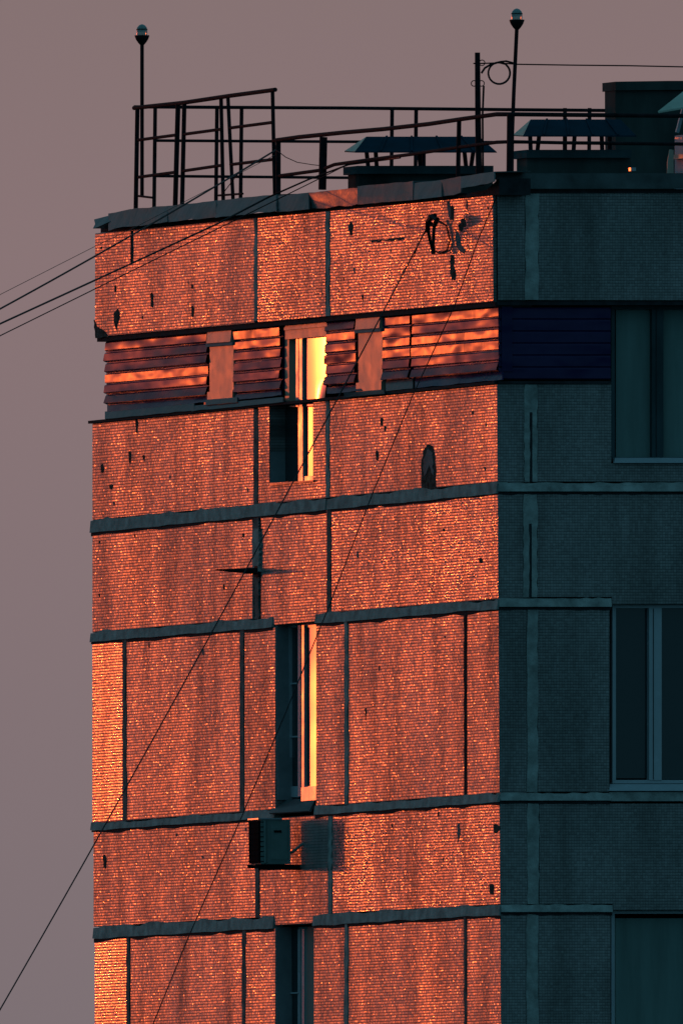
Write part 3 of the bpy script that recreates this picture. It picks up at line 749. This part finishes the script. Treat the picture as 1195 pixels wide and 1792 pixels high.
loop += [Mp(873+19*math.cos(a), 128+19*math.sin(a)) for a in [R(-50+i*15) for i in range(24)]]
loop += [Mp(874, 108), Mp(885, 107), Mp(900, 111)]
cable(loop, 3.8, 'thick black cable wound into a round loop beside the mast', name='looped_cable')
cable([Mp(843, 111), Mp(870, 110), Mp(905, 112.5), Mp(1000, 114), Mp(1100, 115), Mp(1195, 117), Mp(1700, 121)], 2.4, 'thin level wire running right from the mast top across the sky')

def sagline(a, b, n=14, sag=0.0):
    return [a.lerp(b, k/n)-Vector((0, 0, sag*4*(k/n)*(1-k/n))) for k in range(n+1)]
G4 = 'cables leaving the roof to the left'
cable(sagline(onX(0, 541, -6), onX(482, 263, -.03), 16, .02), 3.2, 'upper thick black cable rising across the coping to the railing corner', G4, ext=40)
cable([onX(0, 567, -5.5), onX(172, 488, -3.4), onX(380, 392, -.9), onX(470, 345, -.2), onX(540, 314, -.02), onX(610, 288, .2), onX(700, 276, .1)], 3.4, 'middle thick black cable crossing the end wall and reaching the low railing', G4, ext=40)
cable([onX(0, 588, -5.5), onX(170, 504, -3.4), onX(390, 396, -.9), onX(540, 322, -.05), onX(600, 292, .1)], 2.0, 'lowest thin cable of the bundle crossing the end wall', G4, ext=40)
cable([onX(0, 516, -9), onX(165, 432, -7), onX(240, 396, -6), onX(480, 272, -.1)], 1.0, 'faint hair-thin wire above the others at left', G4, ext=40)
cable(sagline(onX(-60, 1872, -9), onX(747, 398, -.18), 24, .11), 2.6, 'black cable dropping steeply from the wall coil down to the lower left', ext=45)
cable([onX(245, 1850, -5), onX(330, 1640, -4.3), onX(425, 1425, -3.5), onX(500, 1247, -2.9), onX(576, 1060, -2.2), onX(650, 868, -1.6), onX(722, 692, -.9), onX(795, 535, -.4), onX(838, 415, -.12), onX(868, 345, -.06)], 2.0, 'thinner cable dropping from the near parapet corner down the end wall', ext=40)
cable([onX(483, 262, .1), onX(500, 275, .1), onX(520, 284, .1), onX(545, 288, .1), onX(562, 290, .1)], 1.6, 'slack wire drooping between the tall railing and the thick post')
cable([onX(389, 340, .1), onX(420, 300, .1), onX(445, 285, .1), onX(480, 265, .1)], 1.8, 'slack wire slanting up inside the tall railing')
# knotted coil on the parapet
ck = MB()
K = lambda x, y, o: onX(x, y, -o-.03)
ck.tube([K(748, 404, .16), K(748, 388, .2), K(755, 380, .22), K(765, 384, .2), K(760, 394, .16), K(750, 390, .18), K(752, 380, .2), K(762, 377, .14)], 9*px2m/2, 8)
ck.tube([K(748, 400, .16), K(752, 420, .14), K(757, 440, .1), K(759, 400, .08), K(763, 385, .05)], 6*px2m/2, 8)
ck.tube([K(763, 384, .08), K(781, 395, .02), K(787, 420, .015), K(782, 438, .015), K(770, 443, .015), K(762, 440, .015)], 3*px2m/2, 8)
ck.tube([K(757, 430, .1), K(758, 444, .1)], 8*px2m/2, 8)
tag(ck.build('cable_coil', MT['cable'], None, True), 'tangled black cable coil hung near the top corner of the glowing parapet', 'cable coil')
cable([K(724, 450, .16), K(730, 430, .16), K(740, 412, .16), K(748, 402, .16)], 2.0, 'short cable tail curving down from the knotted coil')

# ------------------------------------------------------------------ spike bracket on the end wall
br = MB(); yw = E(452, 1000).y; zc = E(452, 1000).z
br.tube([(0.0, yw, zc), (-.06, yw, zc+.004), (-.25, yw, zc+.008), (-.41, yw, zc+.014)], [.034, .030, .017, .007], 8)
br.box((-.022, yw-.05, zc-.05), (.0, yw+.05, zc+.05))
tag(br.build('wall_bracket', MT['rail']), 'dark pointed bracket sticking straight out of the end wall over a joint', 'bracket')

# ------------------------------------------------------------------ air conditioner
y0 = E(526, 1475).y; zb1, zt1 = E(526, 1512).z, E(526, 1434).z; W = .29; g0, dp = .098, .306
ac = thing('air_conditioner', (-g0-dp/2, y0+W/2, zb1-.02), 'grey boxy air conditioner hung under the slit window sill', 'air conditioner')
MB().box((-g0-dp+.02, y0, zb1), (-g0, y0+W, zt1)).build('casing', MT['ac'], ac)
gr = MB(); gr.box((-g0-dp, y0+.004, zb1+.01), (-g0-dp+.02, y0+W-.004, zt1-.01)); 
for k in range(8):
    z = zb1+.03+k*(zt1-zb1-.06)/7; gr.box((-g0-dp-.006, y0+.01, z), (-g0-dp, y0+W-.01, z+.008))
gri = gr.build('grille', MT['black'], ac)
fb = MB()
for k in range(9): fb.box((-g0-dp+.0, y0-.003, zb1+.02+k*.045), (-g0-dp+.06, y0+.0, zb1+.028+k*.045))
fb.build('fins', MT['black'], gri)
MB().box((-g0-dp-.006, y0-.012, zt1), (-g0-.08, y0+W+.01, zt1+.012)).build('lid', MT['pvc'], ac)
pnl = MB().box((-g0-.19, y0-.006, zb1+.04), (-g0-.03, y0, zt1-.05)).build('side_panel', MT['ac'], ac)
MB().box((-g0-.16, y0-.014, zt1-.12), (-g0-.09, y0-.006, zt1-.10)).build('handle', MT['black'], pnl)
MB().tube([(-g0-.245, y0-.006, zb1+.01), (-g0-.245, y0-.006, zt1-.01)], .012, 8).build('corner_rib', MT['ac'], ac)
for dy in (.02, W-.05): 
    b_ = MB(); b_.box((-g0-dp-.02, y0+dy, zb1-.035), (0, y0+dy+.03, zb1-.004)); b_.build('bracket', MT['black'], ac)
MB().box((-g0-dp, y0-.002, zb1-.055), (.0, y0+.02, zb1-.036)).build('bracket', MT['black'], ac)
MB().tube([(-g0-.01, y0+.1, zb1+.09), (-.07, y0+.02, zb1+.11), (-.02, y0-.06, zb1+.17), (.01, y0-.08, zb1+.19)], .014, 8).build('pipe', MT['ac'], ac, True)

# ------------------------------------------------------------------ ventilation shafts with canopies
def vent(Yf, depth, body, can_lo, can_hi, struts, label, top_w=.08):
    """body px: x0,x1,y0,y1 ; canopy eaves px: x0,x1,y ; ridge px: x0,x1,y"""
    P = lambda x, y, d=0: onY(x, y, Yf+d)
    base = P(body[0], body[3]); t = thing('ventilation_shaft', base, label, 'ventilation shaft', 'ventilation shafts with sheet metal canopies')
    x0, x1, y0_, y1_ = body
    MB().prism([P(x0, y0_+14), P(x1, y0_+14), P(x1, y1_), P(x0, y1_)], (0, depth, 0)).build('shaft_wall', MT['hut'], t)
    MB().prism([P(x0-1, y0_, -.06), P(x1+1, y0_, -.06), P(x1+1, y0_+14, -.06), P(x0-1, y0_+14, -.06)], (0, depth+.12, 0)).build('cap_slab', MT['shaft'], t)
    a, b, ye = can_lo; c, d, yr = can_hi
    e0, e1 = P(a, ye, -.25), P(b, ye, -.25); r0, r1 = P(c, yr, depth/2), P(d, yr, depth/2)
    e0 = P(a+18, ye, -.25); 
    f0, f1 = P(a, ye-1, depth+.25), P(b-18, ye-1, depth+.25); th = (0, 0, -.012)
    m_ = MB(); m_.prism([e0, e1, r1, r0], th); m_.prism([f0, f1, r1, r0], th); cn = m_.build('canopy', MT['canopy'], t)
    MB().prism([e0, f0, r0], (.008, 0, -.012)).build('gable_sheet', MT['canopy_pale'], cn); MB().prism([e1, r1, f1], (.008, 0, -.012)).build('gable_sheet', MT['canopy'], cn)
    for kk in (.18, .40, .62, .84):
        MB().bar(e0.lerp(e1, kk)+Vector((0, -.004, .004)), r0.lerp(r1, kk)+Vector((0, -.004, .004)), .018, .012).build('standing_seam', MT['canopy'], cn)
    for x, xb, dd in struts:
        MB().bar(P(x, ye-2, dd), P(xb, y0_+1, dd), 6*px2m).build('strut', MT['canopy'], t)
    return t
vent(4.8, .3, (627, 862, 290, 345), (603, 868, 265), (641, 838, 239), [(641, 644, 0), (657, 659, .5), (741, 741, 0), (733, 735, .5), (812, 815, 0), (828, 824, .5)], 'low concrete ventilation shaft with blue hipped canopy behind the coping')
vent(3.6, .3, (922, 1103, 262, 345), (897, 1112, 237), (928, 1085, 209), [(927, 928, 0), (943, 940, .5), (988, 988, .5), (1005, 1003, 0), (1052, 1053, 0), (1066, 1066, .5)], 'second concrete ventilation shaft with blue canopy, in front of the grey hut')
# third shaft, mostly outside the frame: pale canopy end and sunlit body
t3 = thing('ventilation_shaft', onY(1190, 330, .8), 'shaft with a pale green canopy corner at the right picture edge', 'ventilation shaft', 'ventilation shafts with sheet metal canopies')
P = lambda x, y, d=0: onY(x, y, .8+d)
cn = MB().prism([P(1150, 195, -.1), P(1212, 146, .3), P(1226, 182, .0)], (.01, .0, -.015)).build('canopy', MT['canopy_pale'], t3)
m_ = MB(); m_.prism([P(1212, 146, .3), P(1420, 146, .3), P(1440, 184, -.1), P(1226, 182, 0)], (0, 0, -.015)); m_.build('canopy_slope', MT['canopy'], cn)
MB().prism([P(1212, 234, .3), P(1400, 234, .3), P(1400, 340, .3), P(1212, 340, .3)], (0, .52, 0)).build('shaft_wall', MT['pvc'], t3)
MB().prism([P(1204, 268, .24), P(1400, 268, .24), P(1400, 276, .24), P(1204, 276, .24)], (0, .52, 0)).build('cap_slab', MT['pvc_side'], t3)
for x in (1200, 1380): MB().bar(P(x, 186, .3), P(x, 236, .3), .03).build('strut', MT['rail'], t3)
MB().bar(P(1184, 232, .3), P(1195, 190, .3), .03).build('strut', MT['pvc'], t3)

# rooftop hut
hb = onY(1077, 330, 5.2)
hut = thing('rooftop_hut', hb, 'plain grey concrete hut standing behind the vent canopies at right', 'hut')
hx = hb.x; zt3 = onY(1058, 143, 5.2).z
hz = zt_-.12
MB().box((hx, 5.2, hz), (hx+4.5, 5.5, zt3-.08)).build('wall', MT['hut'], hut)
MB().prism([(hx-.01, 5.16, zt3-.08), (hx+4.6, 5.16, zt3-.02), (hx+4.6, 5.16, zt3+.04), (hx+.5, 5.16, zt3+.01), (hx-.01, 5.16, zt3)], (0, .38, 0)).build('roof', MT['hut'], hut)
# small things on the roof edge
P = lambda x, y: onY(x, y, .5)
o = MB().tube([P(1172, 310), P(1172, 284), P(1174, 262)], [.032, .030, .020], 10).build('vent_pipe', MT['pvc_side'], None, True); tag(o, 'short pale pipe stub standing on the roof edge at right', 'pipe')
o = MB().box(P(1103, 299), P(1112, 293)+Vector((0, .06, 0))).build('brick', MT['pvc'], None); tag(o, 'small white block lying on the roof edge', 'block')
